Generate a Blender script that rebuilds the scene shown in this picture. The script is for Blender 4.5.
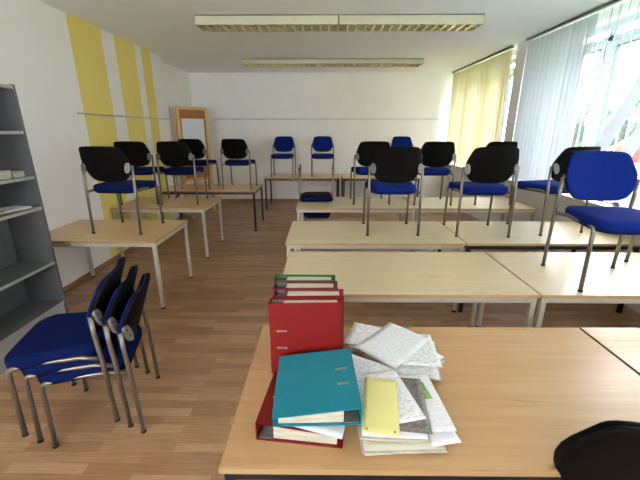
import bpy, bmesh, math, random
from mathutils import Vector, Matrix, Euler
R = math.radians
random.seed(7)
scene = bpy.context.scene
for o in list(bpy.data.objects): bpy.data.objects.remove(o)
col = scene.collection

# ------------------------------------------------------------------ camera, world, sun, exposure
cd = bpy.data.cameras.new('camera'); cam = bpy.data.objects.new('camera', cd); col.objects.link(cam)
cam.location = (0, 0, 1.7205)
cam.rotation_euler = (math.pi/2 - .3027, 0, .0099)
cd.sensor_fit = 'HORIZONTAL'; cd.sensor_width = 36; cd.lens = 352.88/640*36
cd.clip_start = .02; cd.clip_end = 300
scene.camera = cam

world = bpy.data.worlds.new('overcast_sky'); scene.world = world; world.use_nodes = True
wn = world.node_tree.nodes; wn.clear(); wl = world.node_tree.links
wo = wn.new('ShaderNodeOutputWorld'); bg = wn.new('ShaderNodeBackground')
bg.inputs['Color'].default_value = (.93, .94, 1, 1); bg.inputs['Strength'].default_value = 5
wl.new(bg.outputs[0], wo.inputs[0])
def portal(x, y0, y1, z0, z1):
    l = bpy.data.lights.new('window_portal', 'AREA'); l.shape = 'RECTANGLE'
    l.size = z1-z0; l.size_y = y1-y0; l.cycles.is_portal = True
    o = bpy.data.objects.new('window_portal', l); col.objects.link(o)
    o.location = (x, (y0+y1)/2, (z0+z1)/2); o.rotation_euler = (0, math.pi/2, 0)
scene.view_settings.view_transform = 'Standard'
scene.view_settings.look = 'None'
scene.view_settings.exposure = 2.2
scene.cycles.transparent_max_bounces = 24
scene.cycles.max_bounces = 14
scene.cycles.diffuse_bounces = 8
scene.view_settings.gamma = 1
scene.view_settings.use_curve_mapping = False

# ------------------------------------------------------------------ materials
MATS = {}
def nodes(name, rough=.5, metal=0, spec=.5):
    m = bpy.data.materials.new(name); m.use_nodes = True
    b = m.node_tree.nodes['Principled BSDF']
    b.inputs['Roughness'].default_value = rough; b.inputs['Metallic'].default_value = metal
    b.inputs['Specular IOR Level'].default_value = spec
    MATS[name] = m
    return m, m.node_tree.nodes, m.node_tree.links, b
def lin(c):
    return tuple(((v/255)/12.92 if v/255 <= .04045 else ((v/255+.055)/1.055)**2.4) for v in c) + (1,)
def noisy(name, c, rough=.5, metal=0, scale=20, amt=.12, bump=0, spec=.5, stretch=(1, 1, 1), bscale=None):
    """a colour broken up by fine procedural noise"""
    m, n, l, b = nodes(name, rough, metal, spec)
    tc = n.new('ShaderNodeTexCoord'); mp = n.new('ShaderNodeMapping'); mp.inputs['Scale'].default_value = stretch
    l.new(tc.outputs['Object'], mp.inputs[0])
    t = n.new('ShaderNodeTexNoise'); t.inputs['Scale'].default_value = scale; t.inputs['Detail'].default_value = 4
    l.new(mp.outputs[0], t.inputs[0])
    r = n.new('ShaderNodeValToRGB'); C = lin(c)
    r.color_ramp.elements[0].position = .3; r.color_ramp.elements[1].position = .7
    r.color_ramp.elements[0].color = tuple(v*(1-amt) for v in C[:3])+(1,)
    r.color_ramp.elements[1].color = tuple(min(1, v*(1+amt)) for v in C[:3])+(1,)
    l.new(t.outputs[0], r.inputs[0]); l.new(r.outputs[0], b.inputs['Base Color'])
    if bump:
        t2 = n.new('ShaderNodeTexNoise'); t2.inputs['Scale'].default_value = bscale or scale*4
        l.new(mp.outputs[0], t2.inputs[0])
        bp = n.new('ShaderNodeBump'); bp.inputs['Strength'].default_value = bump; bp.inputs['Distance'].default_value = .002
        l.new(t2.outputs[0], bp.inputs['Height']); l.new(bp.outputs[0], b.inputs['Normal'])
    return m
noisy('wall_paint', (242, 241, 238), .9, scale=3, amt=.02, bump=.15, bscale=60, spec=.2)
noisy('ceiling_paint', (248, 250, 253), .95, scale=2, amt=.02, bump=.1, bscale=60, spec=.1)
noisy('column_paint', (236, 236, 232), .8, scale=3, amt=.03)
noisy('black_plastic', (9, 8, 8), .65, scale=60, amt=.2, bump=.3, spec=.12)
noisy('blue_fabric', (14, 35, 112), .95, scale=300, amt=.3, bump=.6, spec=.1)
noisy('shaded_blue_fabric', (11, 24, 74), .95, scale=300, amt=.3, bump=.6, spec=.1)  # the same blue fabric with shade put into a darker colour
noisy('chair_steel', (128, 122, 112), .35, .75, scale=30, amt=.06)
noisy('bracket_grey', (118, 115, 111), .45, .4, scale=60, amt=.08)
noisy('table_silver', (190, 186, 172), .38, .35, scale=30, amt=.05)
noisy('black_frame', (20, 20, 30), .4, .1, scale=30, amt=.1)
noisy('navy_frame', (18, 22, 44), .4, .1, scale=30, amt=.1)
noisy('rubber', (25, 25, 25), .8, scale=40)
noisy('shelf_metal', (98, 99, 100), .45, .2, scale=8, amt=.06)
noisy('shelf_edge', (168, 170, 170), .4, .3, scale=8, amt=.05)
noisy('lamp_housing', (206, 204, 178), .5, scale=10, amt=.03)
noisy('louvre_metal', (244, 236, 190), .28, .8, scale=10, amt=.03)
noisy('rail_grey', (195, 195, 192), .5, .2, scale=20, amt=.05)
noisy('dark_rail', (110, 106, 100), .5, .2, scale=20, amt=.05)
noisy('pvc_white', (205, 212, 222), .35, scale=5, amt=.02)
noisy('gasket', (70, 85, 105), .5, scale=5)
noisy('sill_stone', (196, 190, 176), .4, scale=40, amt=.06)
noisy('paper_white', (226, 226, 226), .85, scale=4, amt=.02)
noisy('paper_cream', (205, 200, 180), .85, scale=4, amt=.04)
noisy('paper_edges', (198, 192, 172), .9, scale=260, amt=.22, stretch=(.05, .05, 3))
noisy('page_block', (196, 188, 168), .9, scale=160, amt=.35, stretch=(.06, .06, 2.5))
noisy('yellow_card', (226, 218, 140), .85, scale=8, amt=.03)
noisy('green_print', (140, 165, 90), .8, scale=60, amt=.3)
noisy('photo_print', (120, 112, 106), .6, scale=70, amt=.35)
noisy('ink', (60, 60, 66), .9, scale=30)
noisy('red_card', (124, 11, 9), .45, scale=15, amt=.04, spec=.4)
noisy('dark_red_card', (120, 22, 40), .5, scale=15, amt=.05)
noisy('maroon_card', (112, 26, 34), .5, scale=15, amt=.05)
noisy('green_card', (44, 96, 48), .5, scale=15, amt=.05)
noisy('teal_card', (14, 122, 138), .45, scale=15, amt=.04, spec=.4)
noisy('grey_card', (112, 118, 108), .7, scale=50, amt=.15)
noisy('chrome', (200, 195, 185), .2, .9, scale=20, amt=.05)
noisy('pine_frame', (214, 178, 112), .6, scale=12, amt=.1, stretch=(1, 1, .1))
noisy('cork', (170, 112, 66), .9, scale=90, amt=.25, bump=.5)
noisy('brown_panel', (176, 124, 84), .7, scale=12, amt=.12, stretch=(1, 1, .1))
noisy('near_black', (34, 28, 26), .7, scale=30, amt=.1)
noisy('baseboard_wood', (150, 116, 80), .5, scale=14, amt=.12, stretch=(.15, .15, 1))
noisy('leaf_green', (48, 62, 50), .9, scale=.8, amt=.35, bump=.5)
noisy('bark', (88, 70, 52), .95, scale=20, amt=.25)
noisy('render_wall', (222, 214, 198), .9, scale=4, amt=.05)
noisy('grass', (98, 128, 66), .95, scale=2, amt=.25)

def laminate(name, c, c2, rough=.28):
    m, n, l, b = nodes(name, rough, 0, .5)
    tc = n.new('ShaderNodeTexCoord'); mp = n.new('ShaderNodeMapping'); mp.inputs['Scale'].default_value = (1.2, 26, 26); mp.inputs['Location'].default_value = (13.7, 41.3, 7.1)
    l.new(tc.outputs['Object'], mp.inputs[0])
    t = n.new('ShaderNodeTexNoise'); t.inputs['Scale'].default_value = 1.6; t.inputs['Detail'].default_value = 6
    l.new(mp.outputs[0], t.inputs[0])
    r = n.new('ShaderNodeValToRGB'); r.color_ramp.elements[0].position = .32; r.color_ramp.elements[1].position = .68
    r.color_ramp.elements[0].color = lin(c2); r.color_ramp.elements[1].color = lin(c)
    l.new(t.outputs[0], r.inputs[0]); l.new(r.outputs[0], b.inputs['Base Color'])
    t2 = n.new('ShaderNodeTexNoise'); t2.inputs['Scale'].default_value = 3
    l.new(mp.outputs[0], t2.inputs[0])
    mr = n.new('ShaderNodeMapRange'); mr.inputs[3].default_value = rough-.05; mr.inputs[4].default_value = rough+.09
    l.new(t2.outputs[0], mr.inputs[0]); l.new(mr.outputs[0], b.inputs['Roughness'])
laminate('beech_light', (216, 198, 160), (206, 187, 148))
laminate('beech_warm', (196, 158, 112), (186, 146, 99))
laminate('beech_brown', (222, 186, 138), (212, 174, 125))
laminate('edge_band', (182, 150, 108), (170, 138, 96), .4)
laminate('edge_dark', (120, 92, 62), (104, 78, 52), .5)

def floor_mat():
    m, n, l, b = nodes('plank_floor', .3, 0, .5)
    tc = n.new('ShaderNodeTexCoord')
    def brick(w, h, off):
        t = n.new('ShaderNodeTexBrick'); t.offset = off; t.inputs['Scale'].default_value = 1
        t.inputs['Brick Width'].default_value = w; t.inputs['Row Height'].default_value = h
        t.inputs['Mortar Size'].default_value = .0012; t.inputs['Mortar Smooth'].default_value = .3
        t.inputs['Color1'].default_value = (0, 0, 0, 1); t.inputs['Color2'].default_value = (1, 1, 1, 1); t.inputs['Mortar'].default_value = (0, 0, 0, 1)
        l.new(tc.outputs['Object'], t.inputs[0]); return t
    t = brick(.42, .066, .37)
    r = n.new('ShaderNodeValToRGB'); e = r.color_ramp.elements
    e[0].color = lin((150, 112, 80)); e[1].color = lin((184, 147, 110)); e.new(.5).color = lin((166, 128, 94))
    l.new(t.outputs[0], r.inputs[0])
    mp = n.new('ShaderNodeMapping'); mp.inputs['Scale'].default_value = (2.5, 40, 1); l.new(tc.outputs['Object'], mp.inputs[0])
    ns = n.new('ShaderNodeTexNoise'); ns.inputs['Scale'].default_value = 2; ns.inputs['Detail'].default_value = 5; l.new(mp.outputs[0], ns.inputs[0])
    mx = n.new('ShaderNodeMix'); mx.data_type = 'RGBA'; mx.blend_type = 'OVERLAY'; mx.inputs[0].default_value = .45
    l.new(r.outputs[0], mx.inputs[6]); l.new(ns.outputs[0], mx.inputs[7]); l.new(mx.outputs[2], b.inputs['Base Color'])
floor_mat()

def stripes_mat():
    """white wall carrying three painted yellow vertical bands (object space Y)"""
    m, n, l, b = nodes('striped_wall_paint', .9, 0, .2)
    tc = n.new('ShaderNodeTexCoord'); sp = n.new('ShaderNodeSeparateXYZ'); l.new(tc.outputs['Object'], sp.inputs[0])
    acc = None
    for y0, y1 in ((4.46, 5.09), (5.39, 5.93), (6.13, 6.44)):
        a = n.new('ShaderNodeMath'); a.operation = 'GREATER_THAN'; a.inputs[1].default_value = y0; l.new(sp.outputs[1], a.inputs[0])
        c = n.new('ShaderNodeMath'); c.operation = 'LESS_THAN'; c.inputs[1].default_value = y1; l.new(sp.outputs[1], c.inputs[0])
        d = n.new('ShaderNodeMath'); d.operation = 'MULTIPLY'; l.new(a.outputs[0], d.inputs[0]); l.new(c.outputs[0], d.inputs[1])
        if acc is None: acc = d
        else:
            s = n.new('ShaderNodeMath'); s.operation = 'ADD'; l.new(acc.outputs[0], s.inputs[0]); l.new(d.outputs[0], s.inputs[1]); acc = s
    mx = n.new('ShaderNodeMix'); mx.data_type = 'RGBA'; l.new(acc.outputs[0], mx.inputs[0])
    mx.inputs[6].default_value = lin((242, 241, 238)); mx.inputs[7].default_value = lin((238, 220, 128))
    l.new(mx.outputs[2], b.inputs['Base Color'])
stripes_mat()

def print_mat(name, tone, period=.0085, base=(226, 226, 226), dens=.5):
    m, n, l, b = nodes(name, .85, 0, .3)
    tc = n.new('ShaderNodeTexCoord'); sp = n.new('ShaderNodeSeparateXYZ'); l.new(tc.outputs['Object'], sp.inputs[0])
    f = n.new('ShaderNodeMath'); f.operation = 'MODULO'; 
    ad = n.new('ShaderNodeMath'); ad.operation = 'ADD'; ad.inputs[1].default_value = 5; l.new(sp.outputs[1], ad.inputs[0])
    l.new(ad.outputs[0], f.inputs[0]); f.inputs[1].default_value = period
    lt = n.new('ShaderNodeMath'); lt.operation = 'LESS_THAN'; lt.inputs[1].default_value = period*.5; l.new(f.outputs[0], lt.inputs[0])
    mp = n.new('ShaderNodeMapping'); mp.inputs['Scale'].default_value = (45, 60, 1); l.new(tc.outputs['Object'], mp.inputs[0])
    ns = n.new('ShaderNodeTexNoise'); ns.inputs['Scale'].default_value = 1.2; ns.inputs['Detail'].default_value = 3; l.new(mp.outputs[0], ns.inputs[0])
    gt = n.new('ShaderNodeMath'); gt.operation = 'GREATER_THAN'; gt.inputs[1].default_value = dens; l.new(ns.outputs[0], gt.inputs[0])
    ml = n.new('ShaderNodeMath'); ml.operation = 'MULTIPLY'; l.new(lt.outputs[0], ml.inputs[0]); l.new(gt.outputs[0], ml.inputs[1])
    mx = n.new('ShaderNodeMix'); mx.data_type = 'RGBA'; l.new(ml.outputs[0], mx.inputs[0])
    mx.inputs[6].default_value = lin(base); mx.inputs[7].default_value = lin(tone)
    l.new(mx.outputs[2], b.inputs['Base Color'])
print_mat('printed_paper', (206, 207, 211), dens=.54)
print_mat('handout_print', (184, 185, 193), .009, dens=.54)
print_mat('board_print', (140, 150, 180), .05, (218, 222, 230), .5)

def glass_mat():
    m = bpy.data.materials.new('window_glass'); m.use_nodes = True; n = m.node_tree.nodes; l = m.node_tree.links; n.clear()
    o = n.new('ShaderNodeOutputMaterial'); mx = n.new('ShaderNodeMixShader'); t = n.new('ShaderNodeBsdfTransparent'); g = n.new('ShaderNodeBsdfGlossy')
    t.inputs[0].default_value = (.96, .98, .98, 1); g.inputs['Roughness'].default_value = .02
    lw = n.new('ShaderNodeLayerWeight'); lw.inputs[0].default_value = .5
    pw = n.new('ShaderNodeMath'); pw.operation = 'POWER'; pw.inputs[1].default_value = 4; l.new(lw.outputs['Facing'], pw.inputs[0])
    fr = n.new('ShaderNodeMath'); fr.operation = 'MULTIPLY_ADD'; fr.inputs[1].default_value = .35; fr.inputs[2].default_value = .02; l.new(pw.outputs[0], fr.inputs[0])
    l.new(fr.outputs[0], mx.inputs[0]); l.new(t.outputs[0], mx.inputs[1]); l.new(g.outputs[0], mx.inputs[2]); l.new(mx.outputs[0], o.inputs[0])
    MATS['window_glass'] = m
glass_mat()
def sheer(name, c, trans, clear):
    """thin woven blind fabric: diffuse + translucent + partly see-through weave"""
    m = bpy.data.materials.new(name); m.use_nodes = True; n = m.node_tree.nodes; l = m.node_tree.links; n.clear()
    o = n.new('ShaderNodeOutputMaterial'); d = n.new('ShaderNodeBsdfDiffuse'); tl = n.new('ShaderNodeBsdfTranslucent'); tp = n.new('ShaderNodeBsdfTransparent')
    C = lin(c)
    tc = n.new('ShaderNodeTexCoord'); ns = n.new('ShaderNodeTexNoise'); ns.inputs['Scale'].default_value = 3; l.new(tc.outputs['Object'], ns.inputs[0])
    r = n.new('ShaderNodeValToRGB'); r.color_ramp.elements[0].color = tuple(v*.94 for v in C[:3])+(1,); r.color_ramp.elements[1].color = C
    l.new(ns.outputs[0], r.inputs[0]); l.new(r.outputs[0], d.inputs[0]); l.new(r.outputs[0], tl.inputs[0])
    dk = n.new('ShaderNodeMix'); dk.data_type = 'RGBA'; dk.blend_type = 'MULTIPLY'; dk.inputs[0].default_value = 1; dk.inputs[7].default_value = (.78, .78, .80, 1)
    l.new(r.outputs[0], dk.inputs[6]); l.new(dk.outputs[2], tl.inputs[0])
    a = n.new('ShaderNodeMixShader'); a.inputs[0].default_value = trans; l.new(d.outputs[0], a.inputs[1]); l.new(tl.outputs[0], a.inputs[2])
    b = n.new('ShaderNodeMixShader'); b.inputs[0].default_value = clear; l.new(a.outputs[0], b.inputs[1]); l.new(tp.outputs[0], b.inputs[2]); l.new(b.outputs[0], o.inputs[0])
    MATS[name] = m
sheer('cream_blind', (244, 236, 208), .5, .10)
sheer('white_blind', (226, 231, 236), .38, .2)
sheer('white_slat', (232, 235, 238), .42, .08)

def rooftile():
    m, n, l, b = nodes('roof_tile', .85)
    tc = n.new('ShaderNodeTexCoord'); t = n.new('ShaderNodeTexBrick'); t.inputs['Scale'].default_value = 1
    t.inputs['Brick Width'].default_value = .5; t.inputs['Row Height'].default_value = .42; t.inputs['Mortar Size'].default_value = .03
    t.inputs['Color1'].default_value = lin((206, 122, 108)); t.inputs['Color2'].default_value = lin((188, 100, 88)); t.inputs['Mortar'].default_value = lin((150, 84, 76))
    l.new(tc.outputs['Object'], t.inputs[0]); l.new(t.outputs[0], b.inputs['Base Color'])
rooftile()

# ------------------------------------------------------------------ helpers
def tag(o, label=None, cat=None, group=None, kind=None):
    if label: o['label'] = label
    if cat: o['category'] = cat
    if group: o['group'] = group
    if kind: o['kind'] = kind
    return o
def empty(name, loc=(0, 0, 0), rz=0, label=None, cat=None, group=None):
    o = bpy.data.objects.new(name, None); o.empty_display_size = .1; col.objects.link(o)
    o.location = loc; o.rotation_euler = (0, 0, rz)
    return tag(o, label, cat, group)
class MB:
    def __init__(s): s.v = []; s.f = []; s.m = []; s.sm = []; s.mi = 0
    def add(s, vs, fs, smooth=False, M=None):
        b = len(s.v)
        s.v += [tuple(M @ Vector(v)) if M else tuple(v) for v in vs]
        for f in fs: s.f.append([i+b for i in f]); s.m.append(s.mi); s.sm.append(smooth)
        return s
    def box(s, x0, x1, y0, y1, z0, z1, M=None):
        vs = [(x, y, z) for z in (z0, z1) for y in (y0, y1) for x in (x0, x1)]
        return s.add(vs, [(0, 2, 3, 1), (4, 5, 7, 6), (0, 1, 5, 4), (2, 6, 7, 3), (0, 4, 6, 2), (1, 3, 7, 5)], False, M)
    def cbox(s, x0, x1, y0, y1, z0, z1, c=.003, M=None):
        """box with chamfered edges"""
        bm = bmesh.new(); bmesh.ops.create_cube(bm, size=1)
        for v in bm.verts: v.co = Vector((x0+(v.co.x+.5)*(x1-x0), y0+(v.co.y+.5)*(y1-y0), z0+(v.co.z+.5)*(z1-z0)))
        bmesh.ops.bevel(bm, geom=list(bm.edges), offset=c, segments=2, affect='EDGES', profile=.5)
        bm.verts.index_update(); vs = [v.co.copy() for v in bm.verts]; fs = [[v.index for v in f.verts] for f in bm.faces]; bm.free()
        return s.add(vs, fs, False, M)
    def prism(s, pts, z0, z1, M=None, smooth=False):
        n = len(pts); vs = [(p[0], p[1], z0) for p in pts]+[(p[0], p[1], z1) for p in pts]
        fs = [tuple(reversed(range(n))), tuple(range(n, 2*n))]
        s.add(vs, fs, False, M)
        return s.add(vs, [(i, (i+1) % n, n+(i+1) % n, n+i) for i in range(n)], smooth, M)
    def tube(s, pts, r, n=10, M=None, square=False):
        pts = [Vector(p) for p in pts]; vs = []; fs = []
        a0 = math.pi/4 if square else 0
        if square: n = 4
        up = None
        for i, p in enumerate(pts):
            if i == 0: t = pts[1]-p
            elif i == len(pts)-1: t = p-pts[i-1]
            else: t = (pts[i+1]-p).normalized()+(p-pts[i-1]).normalized()
            t.normalize()
            if up is None: up = Vector((1, 0, 0)) if abs(t.x) < .9 else Vector((0, 1, 0))
            a = (up-t*up.dot(t)).normalized(); up = a; b = t.cross(a)
            rr = r[i] if isinstance(r, (list, tuple)) else r
            for k in range(n):
                w = a0+2*math.pi*k/n; vs.append(p+a*rr*math.cos(w)+b*rr*math.sin(w))
        for i in range(len(pts)-1):
            for k in range(n): fs.append((i*n+k, i*n+(k+1) % n, (i+1)*n+(k+1) % n, (i+1)*n+k))
        s.add(vs, fs, not square, M)
        q = (len(pts)-1)*n
        return s.add(vs, [tuple(reversed(range(n))), tuple(range(q, q+n))], False, M)
    def build(s, name, mats, parent=None, bevel=0):
        me = bpy.data.meshes.new(name); me.from_pydata(s.v, [], s.f)
        bm = bmesh.new(); bm.from_mesh(me); bmesh.ops.remove_doubles(bm, verts=bm.verts, dist=1e-5)
        mi = None
        bmesh.ops.recalc_face_normals(bm, faces=bm.faces)
        bm.to_mesh(me); bm.free()
        if isinstance(mats, str): mats = [mats]
        for m in mats: me.materials.append(MATS[m])
        if len(me.polygons) == len(s.f):
            for p, i, k in zip(me.polygons, s.m, s.sm): p.material_index = i; p.use_smooth = k
        o = bpy.data.objects.new(name, me); col.objects.link(o)
        if parent: o.parent = parent
        if bevel:
            b = o.modifiers.new('bevel', 'BEVEL'); b.width = bevel; b.segments = 2; b.limit_method = 'ANGLE'
        return o
def struct(name, mb, mat, parent=None, bevel=0):
    o = mb.build(name, mat, parent, bevel)
    if not parent: o['kind'] = 'structure'
    return o
def copy_tree(o, parent=None):
    c = o.copy(); col.objects.link(c)
    if parent: c.parent = parent
    for ch in o.children: copy_tree(ch, c)
    return c
def arc(cx, cy, r, a0, a1, n): return [(cx+r*math.cos(a0+(a1-a0)*i/n), cy+r*math.sin(a0+(a1-a0)*i/n)) for i in range(n+1)]

# ------------------------------------------------------------------ the room
W, XR, YB, YF, C, XL2, YS = 2.87, 3.1, 8.78, -2.6, 2.96, 3.08, 6.88
b = MB(); b.box(-3.3, 3.4, YF-.2, YB+.2, -.1, 0); struct('floor', b, 'plank_floor')
b = MB(); b.box(-3.3, 3.4, YF-.2, YB+.2, C, C+.12); struct('ceiling', b, 'ceiling_paint')
b = MB(); b.box(-XL2, 3.4, YB, YB+.2, 0, C); struct('wall_back', b, 'wall_paint')
b = MB(); b.box(-W, 3.4, YF-.2, YF, 0, .95).box(-W, 3.4, YF-.2, YF, 2.75, C).box(-W, -2.3, YF-.2, YF, .95, 2.75).box(-.6, 3.4, YF-.2, YF, .95, 2.75); struct('wall_front', b, 'wall_paint')
b = MB(); b.box(-3.3, -W, YF-.2, YS, 0, C); struct('wall_left', b, 'striped_wall_paint')
b = MB(); b.box(-3.3, -XL2, YS, YB+.2, 0, C); struct('wall_recess', b, 'wall_paint')
# window wall: parapet, lintel and piers around three openings
OPEN = [(6.15, 8.62), (1.75, 5.62), (-2.3, 1.35)]; Z0, Z1 = .95, 2.88
b = MB(); b.box(XR, XR+.3, YF, YB, 0, Z0).box(XR, XR+.3, YF, YB, Z1, C)
ys = [YF]+[v for o in sorted(OPEN) for v in o]+[YB]
for i in range(0, len(ys), 2): b.box(XR, XR+.3, ys[i], ys[i+1], Z0, Z1)
struct('wall_right', b, 'wall_paint')
b = MB(); b.box(2.94, XR-.001, 5.74, 6.02, 0, C-.001); struct('column', b, 'column_paint')
# sills and skirting
b = MB(); b.cbox(2.90, XR+.14, YF+.01, 5.735, .935, .97, .006); struct('trim_1', b, 'sill_stone')
b = MB(); b.cbox(2.90, XR+.14, 6.025, YB-.01, .935, .97, .006); struct('trim_2', b, 'sill_stone')
b = MB(); b.cbox(-W+.0005, -W+.016, YF+.02, YS, .0005, .062, .003); struct('baseboard_left', b, 'baseboard_wood')
b = MB(); b.cbox(-XL2+.0005, -XL2+.016, YS+.02, YB-.02, .0005, .062, .003); struct('baseboard_recess', b, 'baseboard_wood')
b = MB(); b.cbox(-XL2+.02, XR-.02, YB-.016, YB-.0005, .0005, .062, .003); struct('baseboard_back', b, 'baseboard_wood')
# picture rails
b = MB(); b.tube([(-W+.012, 4.33, 1.905), (-W+.012, YS-.05, 1.905)], .009, 8); struct('trim_3', b, 'rail_grey')
b = MB(); b.tube([(-2.62, YB-.012, 1.96), (2.9, YB-.012, 1.96)], .009, 8); struct('trim_4', b, 'rail_grey')
# windows
def window(i, y0, y1, mull, portal_on=True):
    root = bpy.data.objects.new('window_%d' % i, None); col.objects.link(root); root['kind'] = 'structure'
    root.location = (XR+.19, y0, Z0)
    h = Z1-Z0; w = y1-y0
    f = MB(); t = .07; d = .035
    f.cbox(-d, d, 0, w, 0, t, .006).cbox(-d, d, 0, w, h-t, h, .006).cbox(-d, d, 0, t, t, h-t, .006).cbox(-d, d, w-t, w, t, h-t, .006)
    edges = [t]
    for m in sorted(mull):
        f.cbox(-d, d, m-y0-.055, m-y0+.055, t, h-t, .006); edges += [m-y0-.055, m-y0+.055]
    edges.append(w-t)
    zt = 2.71-Z0
    f.cbox(-d, d, t, w-t, zt-.03, zt+.03, .006)
    f.build('window_frame', 'pvc_white', root)
    for k in range(0, len(edges), 2):
        a, c = edges[k]+.004, edges[k+1]-.004
        if c-a < .1: continue
        s = MB(); q = .06; z0, z1 = t+.004, zt-.034
        s.cbox(-.045, .02, a, c, z0, z0+q, .006).cbox(-.045, .02, a, c, z1-q, z1, .006).cbox(-.045, .02, a, a+q, z0+q, z1-q, .006).cbox(-.045, .02, c-q, c, z0+q, z1-q, .006)
        sh = s.build('sash', 'pvc_white', root)
        g = MB(); e = .006
        g.box(-.047, .012, a+q, a+q+e, z0+q, z1-q).box(-.047, .012, c-q-e, c-q, z0+q, z1-q).box(-.047, .012, a+q+e, c-q-e, z1-q-e, z1-q).box(-.047, .012, a+q+e, c-q-e, z0+q, z0+q+e)
        g.build('gasket', 'gasket', sh)
        g = MB(); g.box(-.008, 0, a+q+e, c-q-e, z0+q+e, z1-q-e); g.build('pane', 'window_glass', sh)
        g = MB(); g.cbox(-.075, -.047, a+.02, a+.045, h*.42, h*.42+.13, .006); g.build('handle', 'pvc_white', sh)
        g = MB(); g.box(-.008, 0, a, c, zt+.031, h-t-.001); g.build('pane', 'window_glass', root)
window(1, *OPEN[0], [6.95, 7.8]); window(2, *OPEN[1], [5.16, 4.52, 2.9]); window(3, *OPEN[2], [.2, -1.1])  # the third window is unseen, added behind the camera for daylight
for i, (x0, x1) in enumerate(((-2.3, -.6),)):   # unseen window added in the wall behind the camera to bring in light
    root = bpy.data.objects.new('window_%d' % (4+i), None); col.objects.link(root); root['kind'] = 'structure'; root.location = (x0, YF-.12, .95)
    f = MB(); w = x1-x0; h = 1.8; t = .07; d = .035
    f.cbox(0, w, -d, d, 0, t, .006).cbox(0, w, -d, d, h-t, h, .006).cbox(0, t, -d, d, t, h-t, .006).cbox(w-t, w, -d, d, t, h-t, .006).cbox(w/2-.05, w/2+.05, -d, d, t, h-t, .006)
    f.build('window_frame', 'pvc_white', root)
    for a, c in ((t, w/2-.05), (w/2+.05, w-t)):
        g = MB(); g.box(a, c, -.004, .004, t, h-t); g.build('pane', 'window_glass', root)
for y0, y1 in OPEN: portal(XR+.28, y0, y1, Z0, Z1)

# ------------------------------------------------------------------ outside
b = MB(); b.box(3.6, 90, -40, 110, -3.6, -3.5); struct('ground_outside', b, 'grass')
def tree(x, y, ztop, rad, label, seed):
    rnd = random.Random(seed)
    root = empty('tree', (x, y, -3.5), 0, label, 'tree', None)
    t = MB(); H = ztop+3.5
    t.tube([(0, 0, 0), (.1, .05, H*.35), (0, 0, H*.7)], [.28, .2, .1], 10).build('trunk', 'bark', root)
    cm = MB()
    bm = bmesh.new()
    for k in range(16):
        a = rnd.uniform(0, 6.28); rr = rad*math.sqrt(rnd.random())*.7
        s = rad*rnd.uniform(.35, .6); z = rnd.uniform(H*.4, H-s)
        mm = Matrix.Translation((rr*math.cos(a), rr*math.sin(a), z)) @ Matrix.Scale(s, 4)
        bmesh.ops.create_icosphere(bm, subdivisions=3, radius=1, matrix=mm)
    for v in bm.verts:
        v.co += Vector([rnd.uniform(-1, 1) for _ in range(3)])*rad*.06
    bm.verts.index_update()
    cm.add([v.co.copy() for v in bm.verts], [[v.index for v in f.verts] for f in bm.faces]); bm.free()
    cm.build('crown', 'leaf_green', root)
tree(25, 33.5, 4.6, 3.2, 'green tree outside window, its crown highest above the red roof', 1)
tree(27, 40.5, 3.6, 3.0, 'lower green tree outside, left of the taller tree behind the red roof', 2)
tree(22.5, 24, 4.0, 3.0, 'green tree outside, hidden mostly behind the right edge of the roof', 3)
hs = empty('house', (15.5, 17, -3.5), 0, 'neighbouring house with red tiled roof seen through the window', 'house')
b = MB(); b.prism([(-1.2, 2.0), (6, 2.0), (6, -7), (-1.2, -7)], 0, 3.6); b.build('wall', 'render_wall', hs)
b = MB()
# gable roof with real thickness: ridge runs along local x
for s in (0, .12):
    pass
E0 = (-1.6, 2.6, 3.5); E1 = (6.4, 2.6, 3.5); Q0 = (-1.6, -2.5, 6.1); Q1 = (6.4, -2.5, 6.1); G0 = (-1.6, -7.6, 3.5); G1 = (6.4, -7.6, 3.5)
def off(p, d): return (p[0], p[1], p[2]-d)
vs = [E0, E1, Q1, Q0, G1, G0]+[off(p, .15) for p in (E0, E1, Q1, Q0, G1, G0)]
b.add(vs, [(0, 1, 2, 3), (3, 2, 4, 5), (6, 9, 8, 7), (9, 11, 10, 8), (0, 3, 9, 6), (3, 5, 11, 9), (1, 7, 8, 2), (2, 8, 10, 4), (0, 6, 7, 1), (5, 4, 10, 11)])
b.build('roof', 'roof_tile', hs)
for wy in (-5.2, -2.6, 0):
    b = MB(); b.box(-1.26, -1.19, wy, wy+1, 1.2, 2.4); wnd = b.build('window', 'pvc_white', hs)
    b = MB(); b.box(-1.28, -1.27, wy+.08, wy+.92, 1.28, 2.32); b.build('pane', 'window_glass', wnd)

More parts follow.
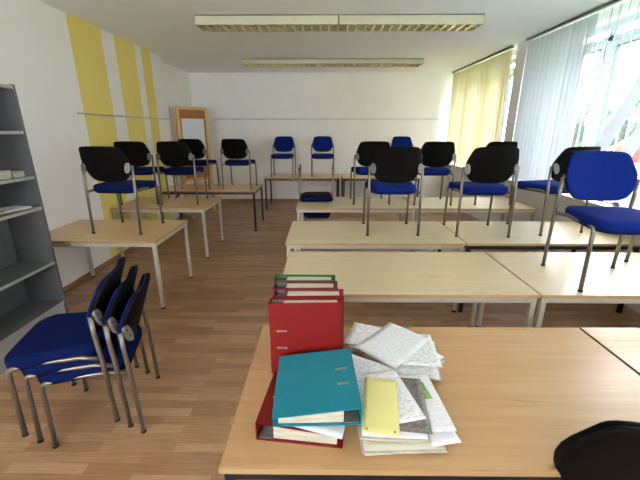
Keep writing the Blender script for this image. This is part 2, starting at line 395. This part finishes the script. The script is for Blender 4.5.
# ------------------------------------------------------------------ ceiling lights
def luminaire(x, y, L, Wd, dz, label):
    root = empty('ceiling_light', (x, y, C), 0, label, 'ceiling light', 'louvred ceiling lights in two rows')
    h = dz
    b = MB()   # channel: top plate, slanted long sides, end plates
    w = Wd/2
    b.box(-L/2, L/2, -w, w, -.012, -.0005)
    for s in (-1, 1):
        b.add([(-L/2, s*w, -.0005), (L/2, s*w, -.0005), (L/2, s*w*.99, -h), (-L/2, s*w*.99, -h), (-L/2, s*(w-.014), -.0005), (L/2, s*(w-.014), -.0005), (L/2, s*(w-.014), -h), (-L/2, s*(w-.014), -h)],
              [(0, 1, 2, 3), (7, 6, 5, 4), (3, 2, 6, 7), (0, 3, 7, 4), (1, 5, 6, 2)])
        e = s*L/2
        b.box(min(e, e-s*.012), max(e, e-s*.012), -w, w, -h, -.0005)
    b.build('housing', 'lamp_housing', root)
    b = MB(); b.box(-L/2, L/2, -w-.004, -w, -.012, -.001); b.box(-L/2, L/2, w, w+.004, -.012, -.001); b.build('shadow_line_strip', 'dark_rail', root)  # dark strips stand in for the shadow line against the ceiling
    b = MB(); n = int(L/.1)
    for s in (-1, 0, 1):   # long reflectors
        yy = s*(w-.022)
        b.add([(-L/2+.014, yy-.004, -h+.001), (L/2-.014, yy-.004, -h+.001), (L/2-.014, yy, -.03), (-L/2+.014, yy, -.03), (-L/2+.014, yy+.004, -h+.001), (L/2-.014, yy+.004, -h+.001)],
              [(0, 1, 2, 3), (3, 2, 5, 4), (0, 4, 5, 1)])
    for k in range(1, n):
        xx = -L/2+L*k/n
        b.add([(xx-.012, -w+.02, -h+.001), (xx+.012, -w+.02, -h+.001), (xx, -w+.02, -.045), (xx-.012, w-.02, -h+.001), (xx+.012, w-.02, -h+.001), (xx, w-.02, -.045)],
              [(0, 1, 4, 3), (0, 3, 5, 2), (1, 2, 5, 4), (0, 2, 1), (3, 4, 5)])
    b.build('louvre', 'louvre_metal', root)
    for s in (-1, 1):
        b = MB(); b.tube([(-L/2+.05, s*w*.48, -.035), (L/2-.05, s*w*.48, -.035)], .013, 10); b.build('fluorescent_tube', 'paper_white', root)
luminaire(-.652, 4.70, 1.625, .32, .10, 'left ceiling light of the nearer row, louvred and switched off')
luminaire(.988, 4.70, 1.625, .32, .10, 'right ceiling light of the nearer row, louvre flashing bright at its window end')
luminaire(-.68, 7.32, 1.66, .40, .085, 'left ceiling light of the farther row near the back wall')
luminaire(.985, 7.32, 1.66, .40, .085, 'right ceiling light of the farther row, near the cream blind')

# ------------------------------------------------------------------ vertical blinds
def slats(y0, y1, z0, z1, pitch, wd, ang, jit, rnd, skip=()):
    b = MB(); n = int((y1-y0)/pitch)
    for k in range(n):
        if k in skip: continue
        yc = y0+(k+.5)*pitch; a = ang+rnd.uniform(-jit, jit)
        d = Vector((math.sin(a), math.cos(a)))*wd/2; nrm = Vector((math.cos(a), -math.sin(a)))
        q = []
        for i in range(5):    # slightly bowed strip, 1 mm thick
            t = i/4*2-1; o = nrm*(.006*(1-t*t)); q.append((d.x*t+o.x, yc+d.y*t+o.y))
        q += [(p[0]-nrm.x*.001, p[1]-nrm.y*.001) for p in reversed(q)]
        b.prism(q, z0, z1)
    return b
rnd = random.Random(3)
XBL = 2.905
r1 = empty('vertical_blind', (XBL, 6.1, 0), 0, 'cream vertical blind closed over the far window', 'blind')
b = MB(); b.cbox(-.02, .02, 0, 2.62, C-.032, C-.002, .003); b.build('headrail', 'dark_rail', r1)
slats(.02, 2.6, 1.02, C-.052, .105, .118, R(-12), R(8), rnd).build('slats', 'cream_blind', r1)
r2 = empty('vertical_blind', (XBL, -2.3, 0), 0, 'white vertical blind hanging half open over the nearer windows', 'blind')
b = MB(); b.cbox(-.02, .02, 0, 8.0, C-.032, C-.002, .003); b.build('headrail', 'dark_rail', r2)
slats(6.98, 8.0, 1.02, C-.052, .105, .113, R(-9), R(6), rnd).build('slats', 'white_slat', r2)
slats(.02, 3.7, 1.02, C-.052, .105, .118, R(-20), R(14), rnd).build('slats', 'white_slat', r2)  # unseen slats behind the camera, added closed to dim the near right
slats(6.62, 6.98, 1.02, C-.052, .09, .10, R(-4), R(8), rnd).build('slats', 'white_blind', r2)
slats(4.12, 6.62, 1.02, C-.052, .112, .105, R(35), R(7), rnd).build('slats', 'white_blind', r2)
# two slats swung out of line, hanging askew on the room side
for ya, yb in ((3.02, 3.98), (2.72, 3.62)):
    b = MB(); vs = []; fs = []; a = R(-30)
    for i in range(15):
        t = i/14; z = C-.055-(C-.055-1.06)*t; y = ya+2.3+(yb-ya)*t; x = -.03-.055*min(1, t*3)
        for q in (-1, 1):
            for e in (0, .0012): vs.append((x+math.sin(a)*q*.058+e, y+math.cos(a)*q*.058, z))
    for i in range(14):
        q = i*4
        fs += [(q, q+2, q+6, q+4), (q+1, q+5, q+7, q+3), (q, q+4, q+5, q+1), (q+2, q+3, q+7, q+6)]
    b.add(vs, fs); b.build('loose_slat', 'white_slat', r2)
# thing on the sill
b = MB(); b.tube([(2.99, 3.92, .984), (3.0, 3.72, .985), (3.01, 3.62, .99)], .007, 8); b.tube([(3.01, 3.63, .99), (3.012, 3.57, .992)], .02, 10)
tag(b.build('marker_pen', 'near_black'), 'thin black pen lying on the white window sill', 'pen')

# ------------------------------------------------------------------ shelf unit
SX, SY0, SY1, SB = -2.365, 1.89, 2.905, -2.69
sh = empty('bookshelf', ((SX+SB)/2, (SY0+SY1)/2, 0), 0, 'tall grey metal shelf unit standing against left wall', 'shelf unit')
ox, oy = (SX+SB)/2, (SY0+SY1)/2; hw = (SX-SB)/2; hy = (SY1-SY0)/2; SH = 2.05
for s in (-1, 1):
    b = MB(); b.box(-hw, hw, min(s*hy, s*(hy-.018)), max(s*hy, s*(hy-.018)), 0, SH); b.box(hw-.02, hw+.002, min(s*hy, s*(hy-.024)), max(s*hy, s*(hy-.024)), 0, SH)
    b.build('side_panel', 'shelf_metal', sh)
b = MB(); b.box(-hw, -hw+.006, -hy+.02, hy-.02, .06, SH); b.build('back_panel', 'shelf_metal', sh)
for z in (.235, .615, 1.105, 1.36, 1.71, SH-.01):
    b = MB(); b.cbox(-hw+.007, hw-.004, -hy+.019, hy-.019, z-.02, z, .002); s_ = b.build('shelf', 'shelf_metal', sh)
    b = MB(); b.cbox(hw-.0035, hw+.004, -hy+.025, hy-.025, z-.022, z+.002, .001); b.build('shelf_lip', 'shelf_edge', s_)
b = MB(); b.box(hw-.02, hw-.004, -hy+.019, hy-.019, 0, .21); b.build('plinth', 'shelf_edge', sh)

def ream(name, x, y, z, rz, w, h, t, label, cat, group=None, top='paper_white', side='paper_edges', jit=.004, seed=0, parent=None):
    """a loose bundle of A4 sheets: many thin layers, each slightly turned"""
    rn = random.Random(seed); root = empty(name, (x, y, z), rz, label, cat, group)
    n = max(2, int(t/.0035)); b = MB(); th = t/n
    for k in range(n-1):
        M = Matrix.Translation((rn.uniform(-jit, jit), rn.uniform(-jit, jit), 0)) @ Matrix.Rotation(rn.uniform(-jit, jit)*3, 4, 'Z')
        b.box(-w/2, w/2, -h/2, h/2, k*th, (k+1)*th-.0004, M)
    b.build('sheets', side, root)
    b = MB(); sheet_mesh(b, w, h, (n-1)*th, seed); b.build('top_sheet', top, root)
    return root
def sheet_mesh(b, w, h, z, seed, curl=.004, t=.0008):
    rn = random.Random(seed+50); n = 8; m = 10; ph = rn.uniform(0, 6)
    def hh(i, j):
        u, v = i/n, j/m
        return curl*(.35*math.sin(u*3+ph)+.35*math.sin(v*4+ph*2)+.3*(u*v)+.7)*.8
    vs = []
    for k in (0, 1):
        for j in range(m+1):
            for i in range(n+1): vs.append((-w/2+w*i/n, -h/2+h*j/m, z+hh(i, j)+(t if k else 0)))
    N = (n+1)*(m+1); fs = []
    for j in range(m):
        for i in range(n):
            a = j*(n+1)+i
            fs.append((a+N, a+1+N, a+n+2+N, a+n+1+N)); fs.append((a, a+n+1, a+n+2, a+1))
    for i in range(n):
        fs.append((i, i+1, i+1+N, i+N)); a = m*(n+1)+i; fs.append((a+1, a, a+N, a+1+N))
    for j in range(m):
        a = j*(n+1); fs.append((a+n+1, a, a+N, a+n+1+N)); a += n; fs.append((a, a+n+1, a+n+1+N, a+N))
    b.add(vs, fs, True)
ream('paper_stack', -2.53, 2.60, 1.3605, R(4), .21, .297, .06, 'tall white paper stack on the middle shelf of the grey unit', 'paper stack', seed=3)
ream('paper_stack', -2.53, 2.27, 1.3605, R(-3), .21, .297, .075, 'taller white paper stack on the grey shelf, nearer the frame edge', 'paper stack', seed=4)
ream('paper_stack', -2.50, 2.818, 1.3605, R(8), .15, .10, .045, 'small white paper bundle on the grey shelf, next to its far side panel', 'paper stack', seed=5)
def book(x, y, z, rz, w, h, t, mat, label):
    root = empty('book', (x, y, z), rz, label, 'book')
    b = MB(); b.box(-w/2, w/2, -h/2, h/2, 0, .003).box(-w/2, w/2, -h/2, h/2, t-.003, t).box(-w/2, -w/2+.004, -h/2, h/2, .003, t-.003); b.build('cover', mat, root)
    b = MB(); b.box(-w/2+.005, w/2-.004, -h/2+.004, h/2-.004, .0032, t-.0032); b.build('pages', 'page_block', root)
    return root
book(-2.525, 2.47, 1.1055, R(6), .2, .28, .02, 'near_black', 'black covered book lying open-side out on the shelf below the papers')
book(-2.52, 2.745, 1.1055, R(-12), .17, .24, .014, 'paper_white', 'thin white brochure lying on the shelf beside the black book')
book(-2.52, 2.50, 1.1258, R(12), .16, .22, .012, 'paper_cream', 'cream booklet lying on top of the black book on the shelf')

# ------------------------------------------------------------------ pin board, dark post
px0, py0 = -2.80, 7.12; px1, py1 = -2.40, 7.58
ang = math.atan2(py1-py0, px1-px0); Lb = math.hypot(px1-px0, py1-py0)
pb = empty('pin_board', ((px0+px1)/2, (py0+py1)/2, 0), ang, 'wooden framed pin board with paper sheet standing in left back corner', 'pin board')
h2 = Lb/2; ZT = 2.15
for s in (-1, 1):
    b = MB(); b.cbox(s*h2-.03, s*h2+.03, -.025, .025, .03, ZT, .004); b.build('post', 'pine_frame', pb)
    b = MB(); b.cbox(s*h2-.03, s*h2+.03, -.22, .22, 0, .045, .006); b.build('foot', 'pine_frame', pb)
for z in (ZT-.055, .72):
    b = MB(); b.cbox(-h2+.031, h2-.031, -.022, .022, z, z+.055, .004); b.build('rail', 'pine_frame', pb)
b = MB(); b.box(-h2+.031, h2-.031, -.012, .012, .776, ZT-.056); b.build('cork_panel', 'cork', pb)
b = MB(); b.box(-.24, .24, -.0155, -.0125, 1.12, 1.93); b.build('pinned_sheet', 'board_print', pb)
b = MB(); b.cbox(-.055, .055, -.04, .04, 0, 1.5, .008); b.cbox(-.08, .08, -.055, .055, 0, .09, .01)
o = b.build('floor_post', 'near_black'); o.location = (-2.965, 6.97, 0)
tag(o, 'dark upright post on the floor just left of the pin board', 'post')

# ------------------------------------------------------------------ tables
T = .72
def table(x, y, L, D, top, frame, label, group=None, name='school_table', edge='edge_band', sq=.017):
    root = empty(name, (x+L/2, y+D/2, 0), 0, label, 'table', group)
    w, d = L/2, D/2; th = .024
    b = MB(); b.cbox(-w+.003, w-.003, -d+.003, d-.003, T-th, T, .0015); b.build('tabletop', top, root)
    b = MB(); e = .003; z0, z1 = T-th+.001, T-.001
    b.box(-w, w, -d, -d+e, z0, z1).box(-w, w, d-e, d, z0, z1).box(-w, -w+e, -d+e, d-e, z0, z1).box(w-e, w, -d+e, d-e, z0, z1)
    b.build('edge_band', edge, root)
    a = .012; hgt = .036; q = .026; z1 = T-th-.0005; z0 = z1-hgt
    b = MB(); b.box(-w+a, w-a, -d+a, -d+a+q, z0, z1).box(-w+a, w-a, d-a-q, d-a, z0, z1).box(-w+a, -w+a+q, -d+a+q, d-a-q, z0, z1).box(w-a-q, w-a, -d+a+q, d-a-q, z0, z1)
    b.build('frame', frame, root)
    for sx in (-1, 1):
        for sy in (-1, 1):
            cx, cy = sx*(w-.0285), sy*(d-.0285)
            b = MB(); b.cbox(cx-sq, cx+sq, cy-sq, cy+sq, .018, z0, .004); lg = b.build('leg', frame, root)
            b = MB(); b.cbox(cx-sq-.001, cx+sq+.001, cy-sq-.001, cy+sq+.001, 0, .018, .003); b.build('foot_cap', 'rubber', lg)
    return root
L, D = 1.675, .832
G1 = 'tables in the right-hand block'; G2 = 'tables along the left wall'; G3 = 'tables by the back wall'
R1y, R2y, R3y, R4y = .829, 2.043, 3.111, 4.627
table(-.323, R1y, L, D, 'beech_warm', 'black_frame', 'warm brown table with dark frame in front, holding binders and papers', G1)
table(-.323+L+.012, R1y+.004, 1.5, D, 'beech_light', 'black_frame', 'pale table at right frame edge, beside the one with binders', G1, edge='edge_dark')
table(-.295, R2y, L, D, 'beech_light', 'table_silver', 'bare pale table with silver frame directly behind the red binders', G1)
table(-.295+L+.008, R2y, L-.12, D, 'beech_light', 'table_silver', 'pale silver-framed table carrying the blue-backed chair', G1)
table(-.354, R3y, L, D, 'beech_light', 'table_silver', 'pale silver-framed table in third row, one central chair upon it', G1)
table(-.354+L+.008, R3y, L-.06, D, 'beech_light', 'black_frame', 'pale table with dark frame in third row, window side', G1)
table(-.366, R4y, 1.6, D, 'beech_light', 'table_silver', 'pale fourth-row table with an upside-down chair at its left end', G1)
table(-.366+1.608, R4y, 1.6, D, 'beech_light', 'table_silver', 'pale fourth-row table nearest the window wall', G1)
table(-2.835, 3.148, 1.255, D, 'beech_brown', 'table_silver', 'nearer silver-framed table at left wall with one chair on it', G2)
table(-2.85, 4.613, 1.255, D, 'beech_brown', 'table_silver', 'farther silver-framed table at striped wall with two chairs on it', G2)
table(-2.86, 6.0, 1.69, D, 'beech_brown', 'black_frame', 'black-framed table at left, in front of the pin board', G2)
table(-1.30, 7.72, 1.66, D, 'beech_brown', 'navy_frame', 'dark-framed table by the back wall carrying two blue chairs', G3)
table(.42, 7.72, 1.68, D, 'beech_brown', 'navy_frame', 'dark-framed table by the back wall carrying the right-hand blue chair', G3)

# ------------------------------------------------------------------ chairs
HW = .249
def seat_outline(inset=0, n=8):
    w, y0, y1 = .247-inset, -.215+inset, .245-inset
    rf, rb = .10, .07; pts = []
    pts += arc(w-rf, y1-rf, rf, 0, math.pi/2, n)
    pts += arc(-w+rf, y1-rf, rf, math.pi/2, math.pi, n)
    wb = w-.03
    pts += arc(-wb+rb, y0+rb, rb, math.pi, 1.5*math.pi, n)
    pts += arc(wb-rb, y0+rb, rb, 1.5*math.pi, 2*math.pi, n)
    return pts
def layered(b, rings):
    n = len(rings[0]); vs = [p for r in rings for p in r]; fs = []
    for k in range(len(rings)-1):
        for i in range(n): fs.append((k*n+i, k*n+(i+1) % n, (k+1)*n+(i+1) % n, (k+1)*n+i))
    b.add(vs, fs, True)
    q = (len(rings)-1)*n
    b.add(vs, [tuple(reversed(range(n))), tuple(range(q, q+n))], True)
def zc(x, y): # seat dish and waterfall
    return -.10*max(0, y-.12)**1.3*1.6 + .10*(x*x)
BP = [(.004, .150), (.016, .172), (.035, .190), (.065, .208), (.10, .222), (.14, .232), (.18, .233), (.22, .226), (.26, .213), (.285, .205), (.305, .198), (.318, .190), (.328, .176)]
def back_outline(scale=1.0, n=6):
    """closed outline (x, h) of the backrest: narrow foot, wide waist, narrower rounded top"""
    hs_ = [p[0] for p in BP]; ws = [p[1] for p in BP]
    right = [(.118, -.006)]+[(w, h) for h, w in BP]+[(.150, .335)]
    top = [(.08, .338), (0, .339), (-.08, .338)]
    left = [(-x, h) for x, h in reversed(right)]
    bot = [(-.045, -.012), (.045, -.012)]
    return [(x*scale, .16+(h-.16)*scale) for x, h in right+top+left+bot]
def back_y(x, h): return -.268 - .34*(h-.15) + .9*x*x
BZ = .530
def back_rings(b, offs):
    rings = []
    for sc, dy in offs:
        rings.append([(x, back_y(x, h)+dy, BZ+h*.965) for x, h in back_outline(sc)])
    n = len(rings[0]); vs = [p for r in rings for p in r]; fs = []
    for k in range(len(rings)-1):
        for i in range(n): fs.append((k*n+i, k*n+(i+1) % n, (k+1)*n+(i+1) % n, (k+1)*n+i))
    # caps as strips of quads so the curvature survives
    b.add(vs, fs, True)
    for (sc, dy), flip in ((offs[0], True), (offs[-1], False)):
        o = back_outline(sc); nr = len(BP)+2; K = 10; vv = []; ff = []
        for j in range(nr):
            x, h = o[j]
            for i in range(K+1):
                xx = x-2*x*i/K; vv.append((xx, back_y(xx, h)+dy, BZ+h*.965))
        for j in range(nr-1):
            for i in range(K):
                a = j*(K+1)+i; ff.append((a, a+1, a+K+2, a+K+1))
        b.add(vv, ff, True)
        # slivers at top and bottom
        j = nr-1
        tp = [(x, back_y(x, h)+dy, BZ+h*.965) for x, h in o[nr:nr+3]]
        row = [vv[j*(K+1)+i] for i in range(K+1)]
        b.add(tp+row, [tuple([0, 1, 2]+[3+i for i in range(K, -1, -1)])], True)
        bt = [(x, back_y(x, h)+dy, BZ+h*.965) for x, h in o[-2:]]
        row = [vv[i] for i in range(K+1)]
        b.add(bt+row, [tuple([0, 1]+[2+i for i in range(0, K+1)])], True)
def make_chair(fabric, arms=True):
    """four-legged stacking chair; arms=False: high-backed kind whose back stands on one middle bar"""
    root = empty('stacking_chair' if arms else 'high_backed_chair')
    o = seat_outline(); m = [(x*.96, .015+(y-.015)*.96) for x, y in o]; u = [(x*.88, .015+(y-.015)*.88) for x, y in o]
    b = MB(); layered(b, [[(x*.985, y, .414+zc(x, y)) for x, y in o], [(x*1.01, y*1.01, .450+zc(x, y)) for x, y in o], [(x*1.0, y, .466+zc(x, y)) for x, y in o], [(x, y, .478+zc(x, y)) for x, y in m], [(x, y, .482+zc(x, y)) for x, y in u]])
    b.build('seat', fabric, root)
    b = MB(); layered(b, [[(x*.98, y, .398+zc(x, y)) for x, y in u], [(x*.98, y, .403+zc(x, y)) for x, y in m], [(x*.98, y, .4135+zc(x, y)) for x, y in m]])
    b.build('seat_shell', 'black_plastic', root)
    b = MB(); back_rings(b, [(.97, -.012), (1.0, -.008), (1.0, .004)]); b.build('back_shell', 'black_plastic', root)
    b = MB(); back_rings(b, [(.985, .0045), (.985, .018), (.96, .026), (.9, .030)]); b.build('backrest', fabric, root)
    if not arms:
        b = MB(); b.tube([(0, -.10, .405), (0, -.22, .41), (0, -.262, .45), (0, -.262, .60)], .018, 12); b.build('back_bar', 'black_frame', root)
    for s in (-1, 1):
        X = s*HW
        if arms: pts = [(X, -.245, .012), (X, -.232, .42), (X, -.222, .56), (X, -.220, .675)]
        else: pts = [(X, -.245, .012), (X, -.225, .39), (X, -.215, .405)]
        b = MB(); b.tube(pts, .0125, 12); lg = b.build('leg', 'chair_steel', root)
        b = MB(); b.tube([(X, -.246, 0), (X, -.245, .013)], .015, 10); b.build('foot_cap', 'rubber', lg)
        pts = [(X-s*.012, .215, .012), (X-s*.012, .205, .396)]+[(X-s*.012, .175+.03*math.cos(a), .396+.03*math.sin(a)) for a in [R(22), R(45), R(68), R(90)]]+[(X-s*.026, .10, .428), (X-s*.026, -.12, .428), (X-s*.006, -.215, .42)]
        b = MB(); b.tube(pts, .0125, 12); lg = b.build('leg', 'chair_steel', root)
        b = MB(); b.tube([(X-s*.012, .2155, 0), (X-s*.012, .215, .013)], .015, 10); b.build('foot_cap', 'rubber', lg)
        if not arms: continue
        # oval bracket joining tube to back shell, with two dark holes
        b = MB(); M = Matrix.Translation((s*.219, -.247, .655)) @ Matrix.Rotation(s*R(22), 4, 'Z') @ Matrix.Rotation(R(-14), 4, 'X') @ Matrix.Rotation(math.pi/2, 4, 'X') @ Matrix.Rotation(s*R(-8), 4, 'Z')
        ov = [(.024*math.cos(t*math.pi/9), .052*math.sin(t*math.pi/9)) for t in range(18)]
        b.prism(ov, -.010, .010, M, True)
        b.mi = 1
        for hh in (-.019, .019):
            b.prism([(.006*math.cos(t*math.pi/4)-.002, hh+.006*math.sin(t*math.pi/4)) for t in range(8)], .0102, .0115, M)
        b.build('bracket', ['bracket_grey', 'near_black'], root)
    return root
proto = {}
def chair(x, y, r, z, label, group, fabric='blue_fabric', rx=0):
    if fabric not in proto: o = make_chair(fabric); proto[fabric] = o
    else: o = copy_tree(proto[fabric])
    o.location = (x, y, z); o.rotation_euler = (rx, 0, R(r))
    tag(o, label, 'chair', group)
    return o
GT = 'chairs standing on the tables'
TZ = T+.0005
chair(-2.055, 3.63, -4, TZ, 'black-backed blue chair on the nearer left-wall table', GT, 'shaded_blue_fabric')
chair(-2.59, 5.10, 3, TZ, 'black-backed blue chair on the second left table, its wall side', GT, 'shaded_blue_fabric')
chair(-2.01, 5.10, 0, TZ, 'black-backed blue chair on the second left table, its aisle side', GT, 'shaded_blue_fabric')
chair(-2.22, 6.42, -6, TZ, 'black-backed blue chair in front of the pin board', GT, 'shaded_blue_fabric')
chair(-1.505, 6.44, -4, TZ, 'black-backed blue chair at right end of the black-framed left table', GT, 'shaded_blue_fabric')
chair(-.91, 8.1, 179, TZ, 'blue chair facing forward at the back wall, leftmost of three', GT)
chair(-.02, 8.1, 181, TZ, 'blue chair facing forward at the back wall, middle of three', GT)
chair(1.78, 8.1, 180, TZ, 'bright blue chair at the back wall, rightmost of three', GT)
chair(.66, 5.13, 3, TZ, 'black-backed blue chair partly hidden behind the central chair', GT)
chair(.685, 3.60, 0, TZ, 'central black-backed blue chair alone on the third-row table', GT)
chair(1.52, 5.08, -2, TZ, 'black-backed blue chair on fourth-row table, left of the cream blind foot', GT)
chair(1.56, 3.56, -2, TZ, 'black-backed blue chair on third-row table, hiding another behind it', GT)
chair(2.34, 5.12, 4, TZ, 'black-topped chair peeping over the backrest of the chair before it', GT)
chair(2.325, 3.66, 14, TZ, 'black-backed blue chair partly behind the large blue-backed chair', GT)
chair(1.92, 2.29, 174.5, TZ, 'large blue-backed chair facing camera on the second-row table', GT)
chair(2.63, 2.38, 174.5, TZ, 'blue chair at right frame edge, only one leg in view', GT)
o = make_chair('black_plastic', False); o.location = (.985, 1.07, 0); o.rotation_euler = (0, 0, R(-2)); o.scale = (1.18,)*3
tag(o, 'dark high-backed chair on the floor at front right, before the front table', 'chair')
# turned upside down: seat resting on the table, back hanging behind it
o = chair(-.105, 5.25, 0, T+.4875, 'upside-down chair hung by its seat on the fourth-row table', 'upside-down chair', 'shaded_blue_fabric')
o.rotation_euler = (math.pi, 0, 0)
del o['group']
# the stack at the left
GS = 'stacked chairs on the floor at left'
fx, fy = -.965, -.262; r = math.degrees(math.atan2(-fx, fy))
for k, nm in enumerate(('lowest of three stacked chairs standing at left on the floor', 'middle chair of the stack of three at left', 'top chair of the stack of three, its blue seat uncovered')):
    chair(-1.37+fx*.062*k, 1.835+fy*.062*k, r, .058*k, nm, GS, 'shaded_blue_fabric')

# ------------------------------------------------------------------ binders
def binder(t0, t1, w, h, cover, label, name='ring_binder', spine=None, slots=True, inner='grey_card'):
    """lever arch file lying flat: spine at x=0 (thickness t0), opening at x=w (thickness t1), y 0..h"""
    root = empty(name, (0, 0, 0), 0, label, 'binder', 'lever arch binders on the front table')
    c = .0028; b = MB()
    b.box(0, w, 0, h, 0, c)
    b.box(0, c, 0, h, c, t0-c)
    b.add([(0, 0, t0-c), (w, 0, t1-c), (w, h, t1-c), (0, h, t0-c), (0, 0, t0), (w, 0, t1), (w, h, t1), (0, h, t0)],
          [(0, 3, 2, 1), (4, 5, 6, 7), (0, 1, 5, 4), (3, 7, 6, 2), (0, 4, 7, 3), (1, 2, 6, 5)])
    b.build('cover', cover, root)
    def tt(x): return t0+(t1-t0)*x/w
    b = MB(); x0, x1 = .058, w-.02; z0 = .004
    ta, tb = tt(x0)-.008, tt(x1)-.008
    b.add([(x0, .010, z0), (x1, .010, z0), (x1, h-.010, z0), (x0, h-.010, z0), (x0, .010, ta), (x1, .010, tb), (x1, h-.010, tb), (x0, h-.010, ta)],
          [(0, 3, 2, 1), (4, 5, 6, 7), (0, 1, 5, 4), (3, 7, 6, 2), (0, 4, 7, 3), (1, 2, 6, 5)])
    b.build('pages', 'page_block', root)
    b = MB(); b.box(.008, .054, .006, h-.006, .0035, .006); b.build('lining', inner, root)
    b = MB(); b.box(.016, .05, h*.33, h*.67, .0065, .012)
    for yy in (h/2-.04, h/2+.04):
        b.tube([(.046, yy, .01), (.044, yy, t0*.55), (.040, yy, t0-.012), (.028, yy, t0-.008), (.02, yy, t0*.5)], .0022, 6)
    b.build('lever_arch', 'chrome', root)
    if slots:
        for yy in (h/2-.04, h/2+.04):
            b = MB(); z = tt(.05); M = Matrix.Translation((.05, yy, z+.0004)) @ Matrix.Rotation(math.atan2(t1-t0, w)*-1, 4, 'Y')
            b.cbox(-.021, .021, -.0045, -.0015, 0, .0018, .0005, M).cbox(-.021, .021, .0015, .0045, 0, .0018, .0005, M); b.build('slot_ring', 'chrome', root)
    return root
ZT_ = T+.0006
UP = math.pi/2
def stand(o, x, y, rz=0):
    o.rotation_euler = (UP, 0, R(rz)); o.location = (x, y, ZT_)
o = binder(.05, .046, .300, .334, 'red_card', 'bright red binder standing upright, frontmost of the row of four'); stand(o, -.222, 1.325, 1.5)
o = binder(.074, .066, .302, .334, 'dark_red_card', 'dark red binder standing second from the front, behind the bright red one'); stand(o, -.213, 1.414, 0)
o = binder(.076, .070, .290, .334, 'maroon_card', 'maroon binder standing third from the front, before the green one'); stand(o, -.224, 1.496, 0)
o = binder(.072, .066, .288, .334, 'green_card', 'green-edged binder standing last in the row, farthest from camera'); stand(o, -.230, 1.574, -.5)
o = binder(.070, .048, .292, .328, 'red_card', 'red binder lying flat on the table under the teal binder'); o.location = (-.225, .936, ZT_); o.rotation_euler = (0, 0, R(-6.5))
o = binder(.068, .034, .292, .328, 'teal_card', 'teal binder lying on top, spine towards the papers')
# turned half round so that the spine is on the right
o.location = (.112, 1.252, .797); o.rotation_euler = (0, R(-.5), R(180+2.6))
def sheet(x, y, z, rz, mat, label, w=.21, h=.297, seed=1, tx=0, ty=0, name='paper_sheet', cat='paper', curl=.004, group='loose sheets in the paper pile'):
    b = MB(); sheet_mesh(b, w, h, 0, seed, curl)
    o = b.build(name, mat); o.location = (x, y, z); o.rotation_euler = (tx, ty, R(rz))
    return tag(o, label, cat, group)
sheet(-.01, 1.05, .787, -14, 'printed_paper', 'white printed sheet sticking out between the teal and red binders', .22, .29, 21, ty=R(3.5), curl=.001, group=None)

# ------------------------------------------------------------------ paper pile
PG = 'paper bundles at the bottom of the pile'
z = ZT_
ream('paper_stack', .255, 1.035, z, R(3), .26, .30, .020, 'lowest thick bundle of cream papers at near end of the pile', 'paper stack', PG, 'paper_cream', seed=11, jit=.012)
ream('paper_stack', .345, 1.415, z, R(40), .25, .33, .022, 'bottom bundle of white sheets at the far end of the pile', 'paper stack', PG, seed=12, jit=.010)
ream('paper_stack', .245, 1.06, z+.0245, R(-3), .215, .297, .016, 'second bundle with folded edges, under the text sheets', 'paper stack', PG, 'paper_white', seed=13, jit=.012)
ream('paper_stack', .285, 1.475, z+.0265, R(74), .21, .29, .008, 'thin bundle poking out at the far left corner of the pile', 'paper stack', PG, 'handout_print', seed=14, jit=.006)
ream('paper_stack', .405, 1.36, z+.0265, R(-12), .20, .27, .008, 'thin bundle at the right edge of the pile with dark print', 'paper stack', PG, 'handout_print', seed=15, jit=.006)
sheet(.345, 1.07, z+.046, 4, 'printed_paper', 'white sheet with wide blank margin at the right edge of pile', .18, .29, 31, curl=.002)
sheet(.385, 1.0, z+.0265, 10, 'paper_white', 'plain white sheet with pointed corner at near right of pile', .10, .21, 36, curl=.002)
sheet(.385, 1.12, z+.0495, 8, 'green_print', 'small strip with green picture at the right of the pile', .03, .09, 37, curl=.0005)
sheet(.288, 1.055, z+.051, -6, 'photo_print', 'sheet with dark grey photograph beside the yellow card', .17, .27, 32, curl=.002)
sheet(.232, 1.085, z+.0545, 13, 'handout_print', 'white text handout lying under the yellow card', .19, .27, 33, curl=.003)
sheet(.145, 1.24, z+.0385, 62, 'handout_print', 'printed sheet reaching under the teal binder edge', .19, .27, 34, curl=.003)
sheet(.262, 1.49, z+.0385, 70, 'handout_print', 'text sheet at far left of the pile, beneath the big tilted one', .2, .28, 38, curl=.003)
sheet(.43, 1.40, z+.0395, -4, 'handout_print', 'sheet with dark text block at the upper right of the pile', .17, .25, 39, curl=.003)
sheet(.325, 1.435, z+.045, -43, 'printed_paper', 'large white sheet lying tilted on the far half of the pile', .22, .30, 35, curl=.004)
o = sheet(.207, 1.035, z+.062, -8.5, 'yellow_card', 'pale yellow divider card on top of the paper pile', .122, .27, 40, name='divider_card', cat='card', curl=.002, group=None)
for s in (-.045, .045):
    b = MB(); b.prism([(s+.003*math.cos(t*math.pi/4), -.122+.003*math.sin(t*math.pi/4)) for t in range(8)], .003, .0045); b.build('punch_hole', 'ink', o)
